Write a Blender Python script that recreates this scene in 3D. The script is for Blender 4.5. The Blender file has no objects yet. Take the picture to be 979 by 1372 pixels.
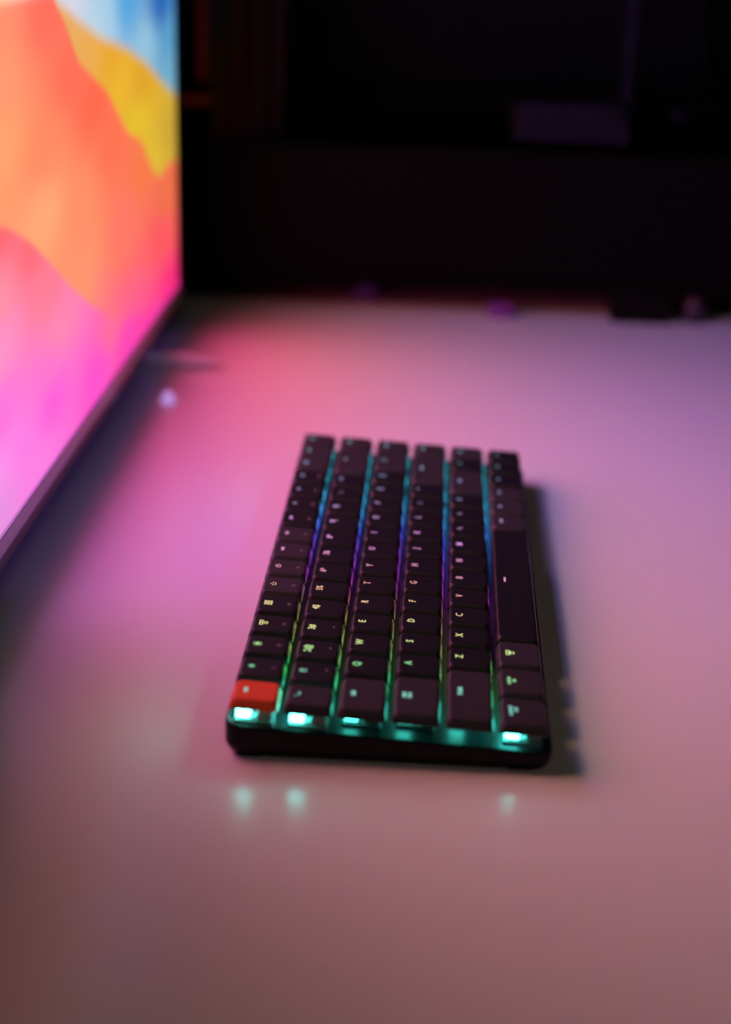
import bpy, bmesh, math, colorsys
from math import sin, cos, pi, radians
from mathutils import Vector, Matrix

S = 0.001                      # everything below is written in millimetres
scene = bpy.context.scene
COL = scene.collection

# ------------------------------------------------------------------ camera
cam_data = bpy.data.cameras.new('camera')
cam = bpy.data.objects.new('camera', cam_data)
COL.objects.link(cam)
yaw, pitch, roll = -0.04253, 0.36328, 0.02969
fwd = Vector((sin(yaw)*cos(pitch), cos(yaw)*cos(pitch), -sin(pitch)))
rt = Vector((cos(yaw), -sin(yaw), 0))
up = rt.cross(fwd)
r2 = rt*cos(roll) + up*sin(roll)
u2 = -rt*sin(roll) + up*cos(roll)
m = Matrix((r2, u2, -fwd)).transposed().to_4x4()
m.translation = Vector((68.882, -516.30, 292.13))*S
cam.matrix_world = m
cam_data.sensor_fit = 'VERTICAL'
cam_data.sensor_height = 36.0
cam_data.sensor_width = 36.0*979/1372
cam_data.lens = 2223.1/1372*36
cam_data.clip_start = 0.01
cam_data.clip_end = 20
cam_data.dof.use_dof = True
cam_data.dof.focus_distance = 0.668
cam_data.dof.aperture_fstop = 4.2
scene.camera = cam

# ------------------------------------------------------------------ world, lights, exposure
world = bpy.data.worlds.new('world')
scene.world = world
world.use_nodes = True
world.node_tree.nodes['Background'].inputs[0].default_value = (1.0, 0.62, 0.62, 1)
world.node_tree.nodes['Background'].inputs[1].default_value = 0.003
SCREEN_GAIN = 1.0
ANGLE_POWER = (1.22, 1.2, 1.5)
scene.view_settings.view_transform = 'Standard'
scene.view_settings.look = 'None'
scene.view_settings.exposure = 0.0
scene.view_settings.gamma = 1.0
scene.view_settings.use_curve_mapping = False
scene.cycles.use_denoising = True
scene.cycles.max_bounces = 8
scene.cycles.sample_clamp_indirect = 6.0

def area(name, loc, target, sx, sy, power, col):
    d = bpy.data.lights.new(name, 'AREA')
    d.shape = 'RECTANGLE'; d.size = sx*S; d.size_y = sy*S
    d.energy = power; d.color = col
    o = bpy.data.objects.new(name, d); COL.objects.link(o)
    o.location = Vector(loc)*S
    o.rotation_euler = (Vector(target)-Vector(loc)).to_track_quat('-Z', 'Y').to_euler()
    return o
# added dim warm fill lamp, unseen high up behind the camera
area('fill_lamp', (300, -1200, 1300), (0, 100, 0), 600, 600, 1.25, (1.0, 0.80, 0.66))

# ------------------------------------------------------------------ helpers
def srgb(r, g, b):
    f = lambda c: (c/255/12.92) if c/255 <= 0.04045 else ((c/255+0.055)/1.055)**2.4
    return (f(r), f(g), f(b))

def mat(name, color, rough=0.5, metal=0.0, spec=0.5, emit=None, estr=0.0, trans=0.0, noise=None, ior=1.45, bump=None):
    mt = bpy.data.materials.new(name); mt.use_nodes = True
    nt = mt.node_tree; b = nt.nodes['Principled BSDF']
    b.inputs['Base Color'].default_value = (*color, 1)
    b.inputs['Roughness'].default_value = rough
    b.inputs['Metallic'].default_value = metal
    b.inputs['Specular IOR Level'].default_value = spec
    b.inputs['IOR'].default_value = ior
    b.inputs['Transmission Weight'].default_value = trans
    if emit:
        b.inputs['Emission Color'].default_value = (*emit, 1)
        b.inputs['Emission Strength'].default_value = estr
    if noise or bump:
        tc = nt.nodes.new('ShaderNodeTexCoord')
        n = nt.nodes.new('ShaderNodeTexNoise')
        n.inputs['Scale'].default_value = (noise or bump)[0]
        n.inputs['Detail'].default_value = 4
        nt.links.new(tc.outputs['Object'], n.inputs['Vector'])
        if noise:
            mr = nt.nodes.new('ShaderNodeMapRange')
            mr.inputs['To Min'].default_value = max(0, rough-noise[1]); mr.inputs['To Max'].default_value = rough+noise[1]
            nt.links.new(n.outputs['Fac'], mr.inputs['Value'])
            nt.links.new(mr.outputs['Result'], b.inputs['Roughness'])
        if bump:
            bp = nt.nodes.new('ShaderNodeBump')
            bp.inputs['Strength'].default_value = bump[1]; bp.inputs['Distance'].default_value = 0.0002
            nt.links.new(n.outputs['Fac'], bp.inputs['Height'])
            nt.links.new(bp.outputs['Normal'], b.inputs['Normal'])
    return mt

class MB:
    """collects geometry in millimetres and links it as one mesh object"""
    def __init__(self): self.v = []; self.f = []
    def add(self, vs, fs):
        o = len(self.v); self.v += [tuple(x) for x in vs]; self.f += [tuple(o+i for i in q) for q in fs]; return self
    def box(self, x0, x1, y0, y1, z0, z1):
        return self.add([(x0,y0,z0),(x1,y0,z0),(x1,y1,z0),(x0,y1,z0),(x0,y0,z1),(x1,y0,z1),(x1,y1,z1),(x0,y1,z1)],
                        [(3,2,1,0),(4,5,6,7),(0,1,5,4),(1,2,6,5),(2,3,7,6),(3,0,4,7)])
    def rings(self, rings, cap0=True, cap1=True):
        n = len(rings[0]); vs = [p for r in rings for p in r]; fs = []
        for k in range(len(rings)-1):
            for i in range(n):
                j = (i+1) % n
                fs.append((k*n+i, k*n+j, (k+1)*n+j, (k+1)*n+i))
        if cap0: fs.append(tuple(reversed(range(n))))
        if cap1: fs.append(tuple(range((len(rings)-1)*n, len(rings)*n)))
        return self.add(vs, fs)
    def cyl(self, c, r, h, axis='z', n=20, r1=None, bev=0):
        r1 = r if r1 is None else r1
        def ring(rad, t):
            out = []
            for i in range(n):
                a = 2*pi*i/n; x, y = rad*cos(a), rad*sin(a)
                out.append({'z': (c[0]+x, c[1]+y, c[2]+t), 'x': (c[0]+t, c[1]+x, c[2]+y), 'y': (c[0]+y, c[1]+t, c[2]+x)}[axis])
            return out
        if bev: rs = [ring(r-bev, 0), ring(r, bev), ring(r1, h-bev), ring(r1-bev, h)]
        else: rs = [ring(r, 0), ring(r1, h)]
        return self.rings(rs)
    def mesh(self, name, material):
        me = bpy.data.meshes.new(name)
        me.from_pydata([(x*S, y*S, z*S) for x, y, z in self.v], [], self.f)
        me.materials.append(material); me.update()
        return me
    def build(self, name, material, parent=None, bevel=0, smooth=False):
        o = bpy.data.objects.new(name, self.mesh(name, material)); COL.objects.link(o)
        if parent: o.parent = parent; o.matrix_parent_inverse = Matrix.Identity(4); o.location = -parent_world(parent)
        if bevel:
            b = o.modifiers.new('bevel', 'BEVEL'); b.width = bevel*S; b.segments = 3; b.limit_method = 'ANGLE'
        if smooth:
            o.data.polygons.foreach_set('use_smooth', [True]*len(o.data.polygons))
        return o

def parent_world(p):
    v = Vector((0, 0, 0))
    while p: v += p.location; p = p.parent
    return v

def tag(o, label=None, cat=None, group=None, kind=None):
    if label: o['label'] = label
    if cat: o['category'] = cat
    if group: o['group'] = group
    if kind: o['kind'] = kind
    return o
def empty(name, loc, label, cat, group=None):
    o = bpy.data.objects.new(name, None); COL.objects.link(o); o.location = Vector(loc)*S
    o.empty_display_size = 0.01
    return tag(o, label, cat, group)
def obj(name, me, parent, loc=(0,0,0), rot=(0,0,0)):
    """places a shared mesh at a world position in mm, under a parent"""
    o = bpy.data.objects.new(name, me); COL.objects.link(o)
    if parent: o.parent = parent
    o.location = Vector(loc)*S - (parent_world(parent) if parent else Vector((0,0,0)))
    o.rotation_euler = rot
    return o

def rrect(x0, x1, y0, y1, z, r, seg=4, zf=None):
    """ring of a rounded rectangle, counter-clockwise"""
    pts = []
    for cx, cy, a0 in ((x1-r, y0+r, -pi/2), (x1-r, y1-r, 0), (x0+r, y1-r, pi/2), (x0+r, y0+r, pi)):
        for i in range(seg+1):
            a = a0 + i*pi/2/seg
            x, y = cx+r*cos(a), cy+r*sin(a)
            pts.append((x, y, zf(x, z) if zf else z))
    return pts

# ------------------------------------------------------------------ materials
M = {}
M['desk'] = mat('white_desk_laminate', srgb(242, 236, 238), 0.25, spec=0.4, noise=(3.0, 0.03), bump=(350, 0.02))
M['edge'] = mat('desk_edge_band', srgb(190, 184, 184), 0.5)
M['steel'] = mat('painted_steel', (0.03, 0.03, 0.032), 0.45, metal=0.3)
M['wall'] = mat('dark_painted_wall', (0.035, 0.033, 0.04), 0.9, bump=(60, 0.2))
M['floor'] = mat('dark_wood_floor', (0.04, 0.028, 0.02), 0.6, noise=(8, 0.1))
M['case'] = mat('keyboard_case_plastic', (0.003, 0.003, 0.0035), 0.38, spec=0.2, bump=(900, 0.08))
M['plate'] = mat('keyboard_plate_metal', (0.035, 0.035, 0.04), 0.38, metal=0.6)
M['cap_dark'] = mat('keycap_charcoal', (0.0095, 0.0095, 0.0125), 0.42, spec=0.5, bump=(1500, 0.06))
M['cap_grey'] = mat('keycap_slate_grey', (0.033, 0.030, 0.037), 0.46, spec=0.5, bump=(1500, 0.06))
M['cap_orange'] = mat('keycap_orange', (0.90, 0.115, 0.03), 0.42, bump=(1500, 0.06))
M['switch'] = mat('switch_clear_housing', (0.24, 0.26, 0.26), 0.2)
M['stem'] = mat('switch_stem', (0.02, 0.02, 0.02), 0.4)
M['rubber'] = mat('rubber', (0.004, 0.004, 0.004), 0.8, spec=0.1)
M['print'] = mat('keycap_printed_mark', (0.26, 0.19, 0.21), 0.6)
M['bezel'] = mat('monitor_bezel_grey', (0.62, 0.56, 0.66), 0.35, metal=0.6)
M['bezel_black'] = mat('monitor_bezel_black', (0.004, 0.004, 0.005), 0.35)
M['trim'] = mat('monitor_lower_trim', (0.10, 0.06, 0.11), 0.3, metal=0.4)
M['shell'] = mat('monitor_back_shell', (0.02, 0.02, 0.022), 0.5, bump=(600, 0.1))
M['black_case'] = mat('computer_case_black', (0.0026, 0.0022, 0.0026), 0.55, spec=0.04, bump=(700, 0.1))
M['inside'] = mat('computer_inner_black', (0.005, 0.005, 0.006), 0.5)
M['board'] = mat('circuit_board_black', (0.006, 0.006, 0.007), 0.5)
M['glass'] = mat('tinted_side_glass', (0.55, 0.55, 0.6), 0.0, trans=1.0, ior=1.1)
M['silver'] = mat('pale_pen_lacquer', (0.80, 0.78, 0.86), 0.25, spec=0.6)
M['white_plastic'] = mat('white_gloss_plastic', (0.8, 0.78, 0.82), 0.25)

# ------------------------------------------------------------------ the setting
def struct(name, mb, m_): return tag(mb.build(name, m_), kind='structure')
struct('floor', MB().box(-1500, 1900, -1500, 1500, -760, -735), M['floor'])
struct('wall_back', MB().box(-1500, 1900, 1150, 1200, -735, 1900), M['wall'])
struct('baseboard_back', MB().box(-1500, 1900, 1136, 1150, -735, -650), M['edge'])

# desk
desk = empty('desk', (180, 150, -735), 'wide white laminate desk with a soft gloss under the keyboard', 'desk')
MB().box(-900, 1000, -420, 905, -25, 0).build('desk_top', M['desk'], desk, bevel=1.5)
MB().box(-820, 920, -330, 830, -85, -25.5).build('under_frame', M['steel'], desk)
for x in (-800, 860):
    for y in (-310, 770):
        MB().box(x, x+45, y, y+45, -733, -85).build('leg', M['steel'], desk, bevel=2)

# ------------------------------------------------------------------ keyboard
P = 19.05
SL = 0.9/19.05                      # the keyboard falls towards its space bar side
TH = math.atan(SL)
ZC = lambda x: 23.0 - SL*x          # keycap tops
kb = empty('keyboard', (57, 152, 0), 'slim black backlit keyboard with one orange key lying on the white desk', 'keyboard')
KL, KW = 16*P, 6*P
zf = lambda x, z: z - SL*max(x, 0)
c = MB()
X0, X1, Y0, Y1 = -0.9, KW+0.9, -0.9, KL+0.9
def cr(ins, z, tilt, r):
    return rrect(X0+ins, X1-ins, Y0+ins, Y1-ins, z, r, 6, (lambda x, q: q-SL*x) if tilt else None)
c.rings([cr(4.0, 1.2, False, 3), cr(1.6, 2.0, False, 5), cr(0.2, 4.6, False, 6), cr(0, 6.0, False, 6), cr(0, 13.0, True, 6), cr(0.35, 13.7, True, 5.7),
         cr(1.0, 13.9, True, 5.2), cr(1.5, 13.7, True, 4.8), cr(1.7, 12.2, True, 4.6)])
c.build('case', M['case'], kb)
pl = MB(); pl.rings([cr(1.75, 12.3, True, 4.6), cr(1.75, 13.1, True, 4.6)])
pl.build('top_plate', M['plate'], kb)
for x, y in ((8, 12), (KW-10, 12), (8, KL-14), (KW-10, KL-14)):
    MB().rings([rrect(x-5, x+5, y-10, y+10, z, 2) for z in (0.0, 1.3)]).build('rubber_foot', M['rubber'], kb)
# port and switches on the side that faces the monitor's back
MB().box(-1.15, -0.5, 222, 231, 6.8, 9.6).build('charging_port', M['steel'], kb)
for y in (244, 262): 
    MB().box(-1.5, -0.5, y, y+6, 6.8, 9.2).build('slide_switch', M['rubber'], kb)

def hue_at(u):
    T = [(0, 176), (0.9, 166), (1.5, 146), (2.5, 100), (3.5, 62), (4.5, 40), (5.5, 14), (6.5, -14), (7.5, -36), (8.5, -52), (9.5, -66), (10.5, -80), (11.5, -98), (12.5, -118), (13.5, -132), (14.5, -145), (16, -155)]
    for (a, h0), (b, h1) in zip(T, T[1:]):
        if a <= u <= b: return (h0+(h1-h0)*(u-a)/(b-a)) % 360
    return 190
def led_hue(u):
    T = [(0, 175), (0.9, 168), (1.5, 155), (2.5, 128), (3.5, 92), (4.5, 60), (5.5, 25), (6.5, -40), (7.7, -85), (9.5, -110), (11, -136), (12.6, -150), (14, -158), (16, -168)]
    for (a, h0), (b, h1) in zip(T, T[1:]):
        if a <= u <= b: return (h0+(h1-h0)*(u-a)/(b-a)) % 360
    return 190
def led_gain(u):
    T = [(0, 1.5), (.5, 1.5), (1.0, .6), (1.5, .55), (3, .24), (4.5, .12), (6.5, .14), (8, .3), (9.5, .55), (11, .8), (13, .65), (16, .5)]
    for (a, h0), (b, h1) in zip(T, T[1:]):
        if a <= u <= b: return h0+(h1-h0)*(u-a)/(b-a)
    return 1
_lm = {}
def led_mat(u, kind):
    k = (round(u*2)/2, kind)
    if k not in _lm:
        h = hue_at(k[0])/360
        if kind == 'led':
            h = led_hue(k[0])/360
            col = colorsys.hsv_to_rgb(h, 0.7 if 2.9 < k[0] < 7 else 0.93, 1.0); st = 20*led_gain(k[0])
        else:
            col = colorsys.hsv_to_rgb(h, 0.62 if k[0] < 10 else 0.5, 1.0); st = 0.78 if k[0] < 10 else 0.6
        _lm[k] = mat(('key_light_' if kind == 'led' else 'legend_glow_')+str(len(_lm)), (0.02, 0.02, 0.02), 0.5, emit=col, estr=st)
    return _lm[k]

CAPH = 3.7
_cm = {}
def cap_mesh(w, kind):
    k = (w, kind)
    if k in _cm: return _cm[k]
    hx, hy = 8.7, (w*P-1.9)/2
    R = lambda ix, iy, z, r: rrect(-hx+ix, hx-ix, -hy+iy, hy-iy, z, r, 4)
    mb = MB()
    mb.rings([R(2.2, 2.2, -0.9, 0.9), R(1.0, 1.0, -3.1, 1.0), R(0.9, 0.9, -CAPH, 1.1), R(0, 0, -CAPH, 1.4), R(0.05, 0.05, -CAPH+0.5, 1.4),
              R(0.95, 1.15, -0.55, 1.7), R(1.12, 1.35, -0.2, 1.8), R(1.4, 1.65, -0.03, 1.8), R(1.8, 2.05, 0.0, 1.7), R(4.5, 4.5, -0.1, 1.2)])
    me = mb.mesh('keycap', M[{'d': 'cap_dark', 'g': 'cap_grey', 'o': 'cap_orange'}[kind]])
    me.polygons.foreach_set('use_smooth', [True]*len(me.polygons))
    me.set_sharp_from_angle(angle=radians(24))
    _cm[k] = me
    return me

# flat legend shapes: text and small icons, (a = along reading direction, b = up)
def text_geo(s, size):
    cu = bpy.data.curves.new('t', 'FONT'); cu.body = s; cu.size = size; cu.align_x = 'CENTER'; cu.align_y = 'CENTER'
    cu.resolution_u = 2; cu.space_line = 0.85; cu.offset = size*0.012
    o = bpy.data.objects.new('t', cu); COL.objects.link(o)
    dg = bpy.context.evaluated_depsgraph_get(); dg.update()
    me = bpy.data.meshes.new_from_object(o.evaluated_get(dg))
    vs = [(v.co.x, v.co.y) for v in me.vertices]; fs = [tuple(p.vertices) for p in me.polygons]
    bpy.data.objects.remove(o); bpy.data.curves.remove(cu); bpy.data.meshes.remove(me)
    return vs, fs
class G2:
    def __init__(s): s.v = []; s.f = []
    def poly(s, p): o = len(s.v); s.v += p; s.f.append(tuple(range(o, o+len(p)))); return s
    def rect(s, a, b, w, h): return s.poly([(a-w/2, b-h/2), (a+w/2, b-h/2), (a+w/2, b+h/2), (a-w/2, b+h/2)])
    def disc(s, a, b, r, n=12): return s.poly([(a+r*cos(2*pi*i/n), b+r*sin(2*pi*i/n)) for i in range(n)])
    def frame(s, a, b, w, h, t):
        s.rect(a, b+h/2-t/2, w, t); s.rect(a, b-h/2+t/2, w, t); s.rect(a-w/2+t/2, b, t, h-2*t); return s.rect(a+w/2-t/2, b, t, h-2*t)
    def ray(s, a, b, ang, r0, r1, t):
        ca, sa = cos(ang), sin(ang)
        return s.poly([(a+r0*ca+t/2*sa, b+r0*sa-t/2*ca), (a+r1*ca+t/2*sa, b+r1*sa-t/2*ca), (a+r1*ca-t/2*sa, b+r1*sa+t/2*ca), (a+r0*ca-t/2*sa, b+r0*sa+t/2*ca)])
    def text(s, t, size, a=0, b=0):
        vs, fs = text_geo(t, size); o = len(s.v)
        s.v += [(x+a, y+b) for x, y in vs]; s.f += [tuple(o+i for i in q) for q in fs]; return s
def sun(r, n=8):
    g = G2().disc(0, 0, r*0.45)
    for i in range(n): g.ray(0, 0, 2*pi*i/n, r*0.62, r, r*0.2)
    return g
def tri(g, a, b, s, d=1): return g.poly([(a-d*s/2, b-s/2), (a+d*s/2, b), (a-d*s/2, b+s/2)][::d])
def windows():
    return G2().frame(-1.1, 0.7, 1.9, 1.5, .35).frame(1.1, 0.7, 1.9, 1.5, .35).frame(0, -1.1, 1.9, 1.5, .35)
def grid():
    g = G2()
    for i in (-1, 0, 1):
        for j in (-1, 0, 1): g.frame(i*1.35, j*1.15, 1.1, .95, .28)
    return g
def lamp(n):
    g = G2().rect(0, -0.9, 2.6, .4)
    for i in range(n): g.ray(0, -0.6, pi*(i+.5)/n, .9, 1.9, .4)
    return g
def spk(n):
    g = G2().rect(-1.1, 0, .8, .9).poly([(-.8, -.5), (0, -1.2), (0, 1.2), (-.8, .5)])
    for i in range(n): g.rect(.6+i*.7, 0, .3, 1.0+i*.7)
    return g
def camera_icon(): return G2().frame(0, -.2, 3, 2, .4).disc(0, -.2, .5).rect(0, 1.0, 1.2, .5)
def bulb(): return sun(1.6, 8)
def arrow(d):
    g = G2()
    pts = [(-.9, 0), (0, 1.0), (.9, 0), (.3, 0), (.3, -1.1), (-.3, -1.1), (-.3, 0)]
    a = {'u': 0, 'l': pi/2, 'd': pi, 'r': -pi/2}[d]
    p = [(x*cos(a)-y*sin(a), x*sin(a)+y*cos(a)) for x, y in pts]
    return g.poly([p[0], p[1], p[2]]).poly([p[3], p[4], p[5], p[6]][::-1])
def T(s, size=4.1): return G2().text(s, size)

L4 = 4.1
rows = [
 [('o', 1, lambda: T('esc', 2.7), None)] +
 [(('g' if 5 <= i <= 8 else 'd'), 1, f, 'F%d' % i) for i, f in enumerate([lambda: sun(1.3), lambda: sun(1.75), windows, grid, lambda: lamp(3), lambda: lamp(5),
   lambda: tri(tri(G2(), -.9, 0, 1.8, -1), .9, 0, 1.8, -1), lambda: tri(G2().rect(1.3, 0, .4, 1.8), -.4, 0, 2.0), lambda: tri(tri(G2(), -.9, 0, 1.8), .9, 0, 1.8),
   lambda: spk(0), lambda: spk(1), lambda: spk(2)], 1)] +
 [('g', 1, camera_icon, None), ('g', 1, lambda: T('del', 2.7), None), ('g', 1, bulb, None)],
 [('g', 1, lambda: T('`~', 4.0), None)] + [('d', 1, (lambda s=s: T(s, 3.9)), 'fn' if i < 3 else None) for i, s in enumerate(['1!', '2@', '3#', '4$', '5%', '6^', '7&', '8*', '9(', '0)', '-_', '=+'])] +
 [('g', 2, lambda: arrow('l').rect(1.4, 0, 1.4, .5), None), ('g', 1, lambda: T('pgup', 2.3), None)],
 [('g', 1.5, lambda: T('tab', 2.9), None)] + [('d', 1, (lambda s=s: T(s, L4)), None) for s in 'QWERTYUIOP'] + [('d', 1, lambda: T('{[', 3.6), None), ('d', 1, lambda: T('}]', 3.6), None)] +
 [('g', 1.5, lambda: T('|\\', 3.6), None), ('g', 1, lambda: T('pgdn', 2.3), None)],
 [('g', 1.75, lambda: T('caps\nlock', 2.5), None)] + [('d', 1, (lambda s=s: T(s, L4)), None) for s in 'ASDFGHJKL'] + [('d', 1, lambda: T(';:', 3.6), None), ('d', 1, lambda: T('\'"', 3.6), None)] +
 [('g', 2.25, lambda: T('enter', 2.5), None), ('g', 1, lambda: T('home', 2.2), None)],
 [('g', 2.25, lambda: arrow('u').text('shift', 2.5, 3.2, -.2), None)] + [('d', 1, (lambda s=s: T(s, L4)), None) for s in 'ZXCVBNM'] + [('d', 1, (lambda s=s: T(s, 3.6)), None) for s in ('<,', '>.', '?/')] +
 [('g', 1.75, lambda: T('shift', 2.5), None), ('d', 1, lambda: arrow('u'), None), ('g', 1, lambda: T('end', 2.5), None)],
 [('g', 1.25, lambda: T('control\n   ctrl', 2.3), None), ('g', 1.25, lambda: T('option\n alt', 2.3), None), ('g', 1.25, lambda: T('\u2318', 3.6).text('cmd', 2.0, 0, -2.0) if False else windows().rect(0, -.1, 3.4, .35), None),
  ('d', 6.25, lambda: G2().rect(0, 0, 4.6, .75), None), ('g', 1, lambda: T('cmd', 2.5), None), ('g', 1, lambda: T('fn', 2.9), None), ('g', 1, lambda: T('ctrl', 2.5), None),
  ('d', 1, lambda: arrow('l'), None), ('d', 1, lambda: arrow('d'), None), ('d', 1, lambda: arrow('r'), None)],
]
def legend_mesh(g, material, name='legend'):
    # reading direction runs along +y, letters' tops point to -x
    vs = [(-b*S, a*S, 0) for a, b in g.v]
    n = len(vs)
    me = bpy.data.meshes.new(name); me.from_pydata(vs, [], g.f); me.materials.append(material); me.update()
    # make every face look up
    bm = bmesh.new(); bm.from_mesh(me)
    for f in bm.faces:
        if f.normal.z < 0: f.normal_flip()
    r = bmesh.ops.extrude_face_region(bm, geom=bm.faces[:])
    for e in r['geom']:
        if isinstance(e, bmesh.types.BMVert): e.co.z += 0.00006
    bm.to_mesh(me); bm.free()
    return me

# switch: housing, stem, and the clear light window on the side of the legends
hs = MB()
hs.rings([rrect(-7, 7, -7, 7, z, 0.8, 2) for z in (0, 1.3)])
hs.rings([rrect(-6.4+i, 6.4-i, -6.4+i, 6.4-i, z, 0.8, 2) for i, z in ((0.2, 1.3), (0.2, 1.9), (0.6, 2.2))])
hs.rings([rrect(0.6+i, 6.4-i, -6.4+i, 6.4-i, z, 0.6, 2) for i, z in ((0, 2.2), (0.1, 4.2), (0.5, 4.9))])
hs_me = hs.mesh('switch_housing', M['switch'])
st = MB(); st.cyl((0, 0, 2.2), 2.6, 3.6, n=14); st_me = st.mesh('stem', M['stem'])
ld = MB(); ld.rings([rrect(-6.5+i, -1.6-i, -6.5+i, 6.5-i, z, 0.8, 2) for i, z in ((0, 2.2), (0, 4.6), (0.5, 5.0))])
ld_me0 = ld.mesh('light_window', M['switch'])
_ld = {}
for v, row in enumerate(rows):
    u = 0.0
    for kind, w, f, second in row:
        uc = u + w/2
        x, y = (v+0.5)*P, uc*P
        capo = obj('keycap', cap_mesh(w, kind), kb, (x, y, ZC(x)), (0, TH, 0))
        if kind == 'o': capo['label'] = 'orange escape keycap'
        elif kind == 'g': capo['label'] = 'lighter slate grey keycap'
        if w == 6.25: capo['label'] = 'long space bar keycap'
        key = round(uc*2)/2
        xl = (v+0.3)*P
        lm = led_mat(uc, 'legend')
        lg = obj('legend', legend_mesh(f(), lm), capo)
        lg.location = Vector((xl-x, 0, 0.0))*S
        if second:
            if second == 'fn': g2 = G2().rect(0, 0, 1.5, .7)
            else: g2 = T(second, 2.4)
            pr = obj('printed_mark', legend_mesh(g2, M['print'], 'printed_mark'), capo)
            pr.location = Vector(((v+0.74)*P-x, (0 if second != 'fn' else 1.5), 0.0))*S
        zb = 13.1 - SL*x
        sw = obj('switch_housing', hs_me, kb, (x, y, zb), (0, TH, 0))
        so = obj('stem', st_me, sw); so.location = (0, 0, 0)
        lm2 = led_mat(uc, 'led')
        if lm2.name not in _ld:
            me = ld_me0.copy(); me.materials[0] = lm2; _ld[lm2.name] = me
        lo = obj('light_window', _ld[lm2.name], sw); lo.location = (0, 0, 0)
        u += w

# ------------------------------------------------------------------ monitor
XS = -110.0
Y_FAR, Z_BOT = 592.0, 18.0
Y_NEAR, Z_TOP = -20.0, 380.0
SY0, SY1, SZ0, SZ1 = Y_NEAR+9, Y_FAR-8, 33.0, Z_TOP-9
mon = empty('monitor', (-230, 290, 0), 'large bright monitor showing orange, pink and blue waves at the desk edge', 'monitor')
MB().box(-116, -110.4, Y_NEAR, Y_FAR, 25.8, Z_TOP).build('front_panel', M['bezel_black'], mon, bevel=1)
# frame strips around the picture
MB().box(-110.4, -108.6, Y_NEAR, Y_FAR, Z_TOP-8.5, Z_TOP).build('bezel', M['bezel_black'], mon, bevel=.5)
MB().box(-110.4, -108.6, Y_NEAR, SY0, 33, Z_TOP-8.5).build('bezel', M['bezel_black'], mon, bevel=.5)
MB().box(-110.4, -108.6, SY1, Y_FAR, 33, Z_TOP-8.5).build('bezel', M['bezel_black'], mon, bevel=.5)
tag(MB().box(-116, -108.2, Y_NEAR, Y_FAR, 25.4, 33.0).build('bezel', M['bezel'], mon, bevel=.6), 'grey lower bezel strip under the picture')
tag(MB().box(-118, -109.2, Y_NEAR, Y_FAR, Z_BOT, 25.2).build('lower_trim', M['trim'], mon, bevel=1.2), 'dark purple trim along the bottom edge')
MB().box(-116, -111, 130, Y_FAR-6, Z_BOT-1.2, Z_BOT).build('violet_fill_strip', mat('violet_fill_glow', (0.02, 0.01, 0.03), 0.4, emit=(0.34, 0.14, 0.8), estr=0.4), mon)  # added glowing strip, puts the violet band on the desk
sh = MB()
def yr(x, ins): return [(x, p[0], p[1]) for p in [(a, b) for a, b, _ in rrect(Y_NEAR+ins, Y_FAR-ins, 20+ins, Z_TOP-ins, 0, 8, 4)]]
sh.rings([yr(-116, 1), yr(-124, 3), yr(-138, 40), yr(-150, 90)])
sh.build('back_shell', M['shell'], mon)
MB().rings([rrect(-172, -150, 250, 330, z, 6) for z in (5, 230)]).build('stand_neck', M['shell'], mon)
MB().box(-165, -140, 255, 325, 180, 250).build('stand_hinge', M['shell'], mon, bevel=3)
MB().rings([rrect(-330+i, -135-i, 180+i, 400-i, z, 12) for i, z in ((1, 0), (0, 1), (0, 5), (1, 6))]).build('stand_foot', M['shell'], mon)

A_ = [(-60, 360), (100, 330), (200, 275), (252, 238), (278, 223), (295, 208), (325, 198), (364, 186), (387, 173), (417, 157), (460, 147), (481, 132), (504, 120), (520, 115), (540, 119), (575, 119), (620, 100)]
B_ = [(-60, 380), (100, 340), (200, 285), (252, 239), (293, 228), (346, 215), (423, 202), (480, 189), (541, 170), (578, 160), (620, 150)]
C_ = [(-60, 170), (60, 170), (142, 158), (162, 152), (189, 142), (224, 125), (259, 107), (308, 85), (380, 58), (450, 46), (620, 30)]
coral = [(-40, 250, 255, 140, 110), (60, 230, 255, 150, 115), (159, 244, 255, 150, 115), (232, 233, 255, 115, 95), (153, 216, 255, 160, 115), (280, 203, 255, 115, 90), (148, 188, 255, 172, 112), (222, 177, 255, 145, 100), (328, 183, 255, 110, 78), (372, 155, 255, 120, 82), (217, 148, 255, 178, 120), (295, 140, 255, 150, 105), (409, 108, 255, 125, 105), (458, 129, 248, 128, 75), (549, 100, 240, 120, 75), (290, 108, 255, 155, 110), (519, 77, 255, 92, 100), (553, 35, 255, 45, 105), (427, 65, 255, 108, 120)]
blue = [(277, 234, 215, 225, 235), (361, 221, 160, 215, 235), (424, 226, 80, 170, 225), (532, 219, 25, 100, 185), (342, 217, 200, 222, 232), (478, 199, 150, 205, 225), (565, 173, 115, 180, 205), (567, 196, 90, 165, 205), (550, 300, 40, 90, 190), (400, 300, 110, 150, 230), (200, 350, 190, 190, 235), (550, 365, 40, 70, 170), (0, 375, 200, 190, 235)]
yel = [(150, 305, 240, 190, 120), (299, 222, 235, 180, 100), (324, 213, 238, 180, 85), (379, 202, 235, 175, 45), (464, 179, 225, 170, 45), (397, 183, 238, 190, 50), (450, 160, 232, 200, 48), (510, 130, 225, 195, 55), (553, 137, 205, 170, 60)]
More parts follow.
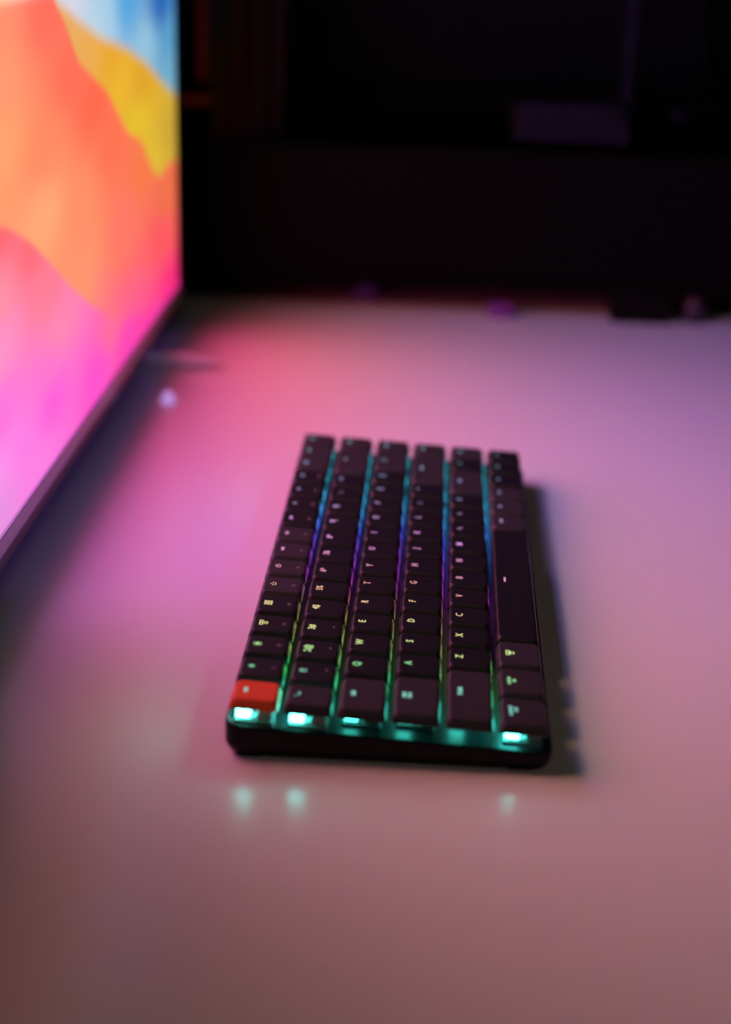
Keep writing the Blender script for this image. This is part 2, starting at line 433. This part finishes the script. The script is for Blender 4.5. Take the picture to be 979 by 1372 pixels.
pinks = [(-10, 140, 255, 110, 120), (-10, 60, 235, 140, 225), (60, 100, 255, 130, 215), (141, 156, 255, 108, 112), (188, 137, 255, 112, 118), (136, 129, 255, 150, 165), (211, 112, 255, 130, 145), (238, 91, 255, 140, 175), (359, 60, 255, 112, 150), (474, 40, 255, 65, 165), (560, 36, 255, 50, 150), (132, 109, 255, 150, 200), (205, 78, 255, 115, 205), (317, 46, 255, 75, 205), (400, 40, 250, 65, 180), (217, 60, 255, 85, 215), (127, 82, 255, 110, 220), (160, 58, 252, 125, 228), (122, 57, 243, 150, 235), (119, 42, 222, 150, 222), (184, 42, 245, 130, 225)]
def lerp_line(L, y):
    for (a, z0), (b, z1) in zip(L, L[1:]):
        if a <= y <= b:
            t = (y-a)/(b-a); return z0+(z1-z0)*t
    return L[-1][1]
def smooth_line(L, y): return (lerp_line(L, y-7)+lerp_line(L, y-3)+lerp_line(L, y+3)+lerp_line(L, y+7))/4
def idw(L, y, z):
    ws = 0; r = [0, 0, 0]
    for a, b, R, G, B in L:
        w = 1/(((y-a)*0.42)**2+(z-b)**2+75)**1.5
        c_ = srgb(R, G, B); ws += w
        for k in range(3): r[k] += w*c_[k]
    return [q/ws for q in r]
def screen_color(y, z):
    a, b, c_ = smooth_line(A_, y), smooth_line(B_, y), smooth_line(C_, y)
    tc_ = min(1, max(0, (z-c_)/3+0.5))
    r = [0, 0, 0]
    if tc_ < 1: q = idw(pinks, y, z); r = [r[k]+q[k]*(1-tc_) for k in range(3)]
    if tc_ > 0: q = idw(coral, y, z); r = [r[k]+q[k]*tc_ for k in range(3)]
    # the pink hill melts into the coral lower down
    if z > c_ and z < c_+30 and y > 300:
        t = max(0, 1-(z-c_)/30)*min(1, (y-300)/80)*0.6; p_ = idw(pinks, y, z); r = [r[k]*(1-t)+p_[k]*t for k in range(3)]
    s = lambda d, w: min(1, max(0, d/w+0.5))
    ta = s(z-a, 4)
    if ta > 0: q = idw(yel, y, z); r = [r[k]*(1-ta)+q[k]*ta for k in range(3)]
    tb = s(z-b, 7)
    if tb > 0: q = idw(blue, y, z); r = [r[k]*(1-tb)+q[k]*tb for k in range(3)]
    return r
TOP_FILL0 = [(35, 4.3, 2.6, .5), (160, 2.0, .9, .5), (295, 1.9, 1.3, 2.5), (420, .7, .4, 2.0), (530, .2, .1, .4)]    # unseen upper picture, mid height: added glow fitted to light the desk
TOP_FILL1 = [(35, .9, .7, .6), (160, .3, .4, .6), (295, .1, .35, 1.9), (420, .1, .15, 1.2), (530, .05, .05, .3)]     # and near its top, added for the desk light too
def key_line(L, y):
    if y <= L[0][0]: return L[0][1:]
    for p_, q_ in zip(L, L[1:]):
        if p_[0] <= y <= q_[0]:
            t = (y-p_[0])/(q_[0]-p_[0]); return [p_[k]*(1-t)+q_[k]*t for k in (1, 2, 3)]
    return L[-1][1:]
def outer_color(y, z):
    """unseen rest of the picture, glow fitted to light the desk: its top band, and (weight, colour) of the part nearest the front"""
    t = min(1, max(0, (z-285)/40)); a, b = key_line(TOP_FILL0, y), key_line(TOP_FILL1, y)
    top = [a[k]*(1-t)+b[k]*t for k in range(3)]
    n = min(1, max(0, (z-85)/45)); near = [1.1*n+.02*(1-n), .12*n+.01*(1-n), .35*n+.02*(1-n)]
    wn = min(1, max(0, (104+9*sin(z/38)-y)/22)); wn = wn*wn*(3-2*wn); wt = min(1, max(0, (z-240)/14))
    return wn, near, wt, top
NY, NZ = 260, 150
sv = []; sf = []; sc_ = []
for j in range(NZ+1):
    for i in range(NY+1):
        y = SY0+(SY1-SY0)*i/NY; z = SZ0+(SZ1-SZ0)*j/NZ
        sv.append((XS*S, y*S, z*S))
        r_, g_, b_ = screen_color(y, z)
        dv = (68.9-XS, -516.3-y, 292.1-z); cs = dv[0]/math.sqrt(dv[0]**2+dv[1]**2+dv[2]**2)/0.2; k_ = [cs**-p_ for p_ in ANGLE_POWER]
        r_, g_, b_ = r_*k_[0]*1.0, g_*k_[1]*0.92, b_*k_[2]*0.97
        wn, nc, wt, tc2 = outer_color(y, z)
        r_, g_, b_ = [c*(1-wn)+n*wn for c, n in zip((r_, g_, b_), nc)]
        r_, g_, b_ = [c*(1-wt)+n*wt for c, n in zip((r_, g_, b_), tc2)]
        sc_ += [r_, g_, b_, 1]
for j in range(NZ):
    for i in range(NY):
        k = j*(NY+1)+i; sf.append((k, k+1, k+NY+2, k+NY+1))
sme = bpy.data.meshes.new('screen'); sme.from_pydata(sv, [], sf)
ca = sme.color_attributes.new('picture', 'FLOAT_COLOR', 'POINT'); ca.data.foreach_set('color', sc_)
sm = mat('screen_picture', (0.01, 0.01, 0.01), 0.35)
nt = sm.node_tree; at = nt.nodes.new('ShaderNodeAttribute'); at.attribute_name = 'picture'
# a liquid-crystal panel is brightest and bluest seen face on; it dims and warms towards grazing angles
geo = nt.nodes.new('ShaderNodeNewGeometry')
dot = nt.nodes.new('ShaderNodeVectorMath'); dot.operation = 'DOT_PRODUCT'
nt.links.new(geo.outputs['Normal'], dot.inputs[0]); nt.links.new(geo.outputs['Incoming'], dot.inputs[1])
ab = nt.nodes.new('ShaderNodeMath'); ab.operation = 'MAXIMUM'; ab.inputs[1].default_value = 0.0
nt.links.new(dot.outputs['Value'], ab.inputs[0])
cx_ = nt.nodes.new('ShaderNodeCombineXYZ')
for k in range(3):
    pw = nt.nodes.new('ShaderNodeMath'); pw.operation = 'POWER'; pw.inputs[1].default_value = ANGLE_POWER[k]
    nt.links.new(ab.outputs[0], pw.inputs[0])
    ml = nt.nodes.new('ShaderNodeMath'); ml.operation = 'MULTIPLY'; ml.inputs[1].default_value = 1/0.2**ANGLE_POWER[k]
    nt.links.new(pw.outputs[0], ml.inputs[0]); nt.links.new(ml.outputs[0], cx_.inputs[k])
vm = nt.nodes.new('ShaderNodeVectorMath'); vm.operation = 'MULTIPLY'
nt.links.new(at.outputs['Color'], vm.inputs[0]); nt.links.new(cx_.outputs[0], vm.inputs[1])
nt.links.new(vm.outputs[0], nt.nodes['Principled BSDF'].inputs['Emission Color'])
nt.nodes['Principled BSDF'].inputs['Emission Strength'].default_value = SCREEN_GAIN
sme.materials.append(sm)
so = bpy.data.objects.new('screen', sme); COL.objects.link(so); so.parent = mon; so.location = -mon.location

# ------------------------------------------------------------------ small things by the monitor
pen = empty('pen', (-110, 492, 0), 'slim pale pen lying across the desk under the far corner of the monitor', 'pen')
def along_x(mb, segs, yy, zz, n=16):
    rs = []
    for x, r in segs:
        rs.append([(x, yy+r*cos(2*pi*i/n), zz+r*sin(2*pi*i/n)) for i in range(n)])
    return mb.rings(rs)
along_x(MB(), [(-215, 3.5), (-213, 5), (-86, 5), (-85, 4.7)], 494, 5.02).build('barrel', M['silver'], pen, smooth=False)
along_x(MB(), [(-85, 4.6), (-76, 3), (-70, 1.4), (-68, .5)], 494, 5.0).build('tip', M['silver'], pen)
MB().box(-212, -175, 493.2, 494.8, 9.9, 11.2).build('clip', M['silver'], pen)

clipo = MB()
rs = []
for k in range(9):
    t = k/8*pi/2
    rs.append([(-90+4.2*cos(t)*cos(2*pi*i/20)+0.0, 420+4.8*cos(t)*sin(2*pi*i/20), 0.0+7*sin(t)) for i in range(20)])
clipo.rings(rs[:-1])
M['glint'] = mat('pale_violet_glint', (0.5, 0.45, 0.6), 0.3, emit=srgb(185, 145, 225), estr=0.75)  # emission stands in for a reflected bright spot on the desk
tag(clipo.build('glint_dome', M['glint'], smooth=True), 'tiny pale violet glowing dome made up for a glint on the desk in front of the monitor bottom', 'light')

# ------------------------------------------------------------------ computer tower behind
pc = empty('computer_tower', (80, 760, 0), 'large black desktop computer tower with a glass side standing behind the keyboard', 'computer')
TX0, TX1, TY0, TY1, TZ0, TZ1 = -190, 330, 655, 875, 21, 500
ZS = 119                         # top of the lower cover
MB().box(TX0, TX1, TY0, TY1, TZ0, TZ0+6).build('bottom_plate', M['black_case'], pc)
MB().box(TX0, TX1, TY0, TY1, TZ1-6, TZ1).build('top_plate', M['black_case'], pc)
MB().box(TX0, TX1, TY1-4, TY1, TZ0+6, TZ1-6).build('back_panel', M['inside'], pc)
MB().box(TX0, TX0+8, TY0, TY1-4, TZ0+6, TZ1-6).build('end_panel', M['black_case'], pc)
MB().box(TX1-8, TX1, TY0, TY1-4, TZ0+6, TZ1-6).build('end_panel', M['black_case'], pc)
tag(MB().box(TX0+8, TX1-8, TY0+1, TY0+5, TZ0+6, ZS-3).build('lower_cover', M['black_case'], pc, bevel=1), 'plain black lower cover')
MB().box(TX0+8, TX1-8, TY0+1, TY1-4, ZS-2.8, ZS).build('cover_shelf', M['black_case'], pc, bevel=.6)
MB().box(TX0+8, TX1-8, TY0+1, TY0+4, ZS+1, TZ1-7).build('side_glass', M['glass'], pc)
tag(MB().box(191, 232, 655, 690, 0, 21).build('foot', M['rubber'], pc, bevel=2), 'black block foot')
tag(MB().box(-170, -130, 665, 700, 0, 21).build('foot', M['rubber'], pc, bevel=2))
MB().box(191, 232, 835, 865, 0, 21).build('foot', M['rubber'], pc, bevel=2)
MB().box(-170, -130, 835, 865, 0, 21).build('foot', M['rubber'], pc, bevel=2)
def glow(name, col, st): return mat(name, (0.01, 0.01, 0.01), 0.5, emit=col, estr=st)
G_or = glow('orange_fan_light', srgb(255, 70, 20), 0.035)
G_rd = glow('red_reflection_glow', srgb(255, 40, 25), 0.0035)  # red glow put in for the screen's reflection in the glass
G_vi = glow('violet_light', srgb(150, 60, 210), 0.028)
G_vi2 = glow('violet_light_dim', srgb(130, 70, 190), 0.02)
# motherboard with memory, cooler, graphics card
mbo = MB().box(-60, 270, 850, 868, ZS+25, 470).build('motherboard', M['board'], pc)
MB().box(-20, 60, 800, 850, 230, 310).build('cooler_block', M['inside'], mbo, bevel=4)
for k in range(4):
    st_ = MB().box(-100+k*14, -93+k*14, 700, 705, ZS+2, 290).build('memory_module', M['inside'], pc)
    MB().box(-100+k*14, -93+k*14, 699, 700, ZS+4, 285).build('glow_bar', G_rd, st_)  # added glow in place of the reddish glass reflection
gpu = MB().box(113, 196, 668, 800, ZS+6, ZS+34).build('graphics_card', M['inside'], pc, bevel=2)
MB().box(116, 174, 667, 668, ZS+27, ZS+30).build('glow_bar', G_vi, gpu)
MB().box(118, 192, 667, 668, ZS+8, ZS+11).build('glow_bar', G_vi, gpu)
MB().box(119, 190, 667.2, 668, ZS+12, ZS+26).build('name_plate', glow('violet_plate', srgb(130, 80, 190), 0.008), gpu)
MB().box(188, 193, 668, 671, ZS+36, 380).build('light_strip', G_vi2, pc)
MB().box(223, 230, 668, 671, ZS+24, ZS+29).build('status_light', G_vi2, pc)
fan = MB()
fan.box(-132, -108, 680, 700, ZS+3, ZS+4)
fr = MB().box(-172, -95, 712, 737, ZS+4, ZS+124).build('fan_frame', M['inside'], pc, bevel=3)
MB().box(-109, -103, 680, 682, 158, 212).build('glow_bar', G_or, pc)
MB().box(-122, -101, 680, 682, 140, 147).build('glow_bar', G_or, pc)

# things glimpsed under and beside the tower
def knob(name, x, y, r, h, m_, label, cat):
    mb = MB()
    rs = []
    for k in range(7):
        t = k/6*pi/2; rs.append([(x+r*cos(t)**.6*cos(2*pi*i/18), y+r*cos(t)**.6*sin(2*pi*i/18), h*(0.35+0.65*sin(t))) for i in range(18)])
    rs.insert(0, [(x+r*.9*cos(2*pi*i/18), y+r*.9*sin(2*pi*i/18), 0) for i in range(18)])
    mb.rings(rs[:-1])
    return tag(mb.build(name, m_, smooth=True), label, cat)
knob('glow_puck', 112, 663, 10, 9, glow('violet_puck_glow', srgb(200, 60, 200), 0.14), 'small glowing puck made up for a violet glint at the foot of the computer tower, nearer the middle', 'light')  # both pucks are made up, their glow imitates violet glints
knob('glow_puck', 12, 700, 9, 10, glow('violet_puck_glow_dim', srgb(170, 60, 170), 0.05), 'dim glowing puck made up for a violet glint under the computer tower, nearer the monitor', 'light')
knob('volume_knob', 252, 668, 9, 24, mat('grey_violet_metal', (0.05, 0.04, 0.06), 0.4, metal=0.5), 'grey metal volume knob standing right beside the tower block foot', 'knob')
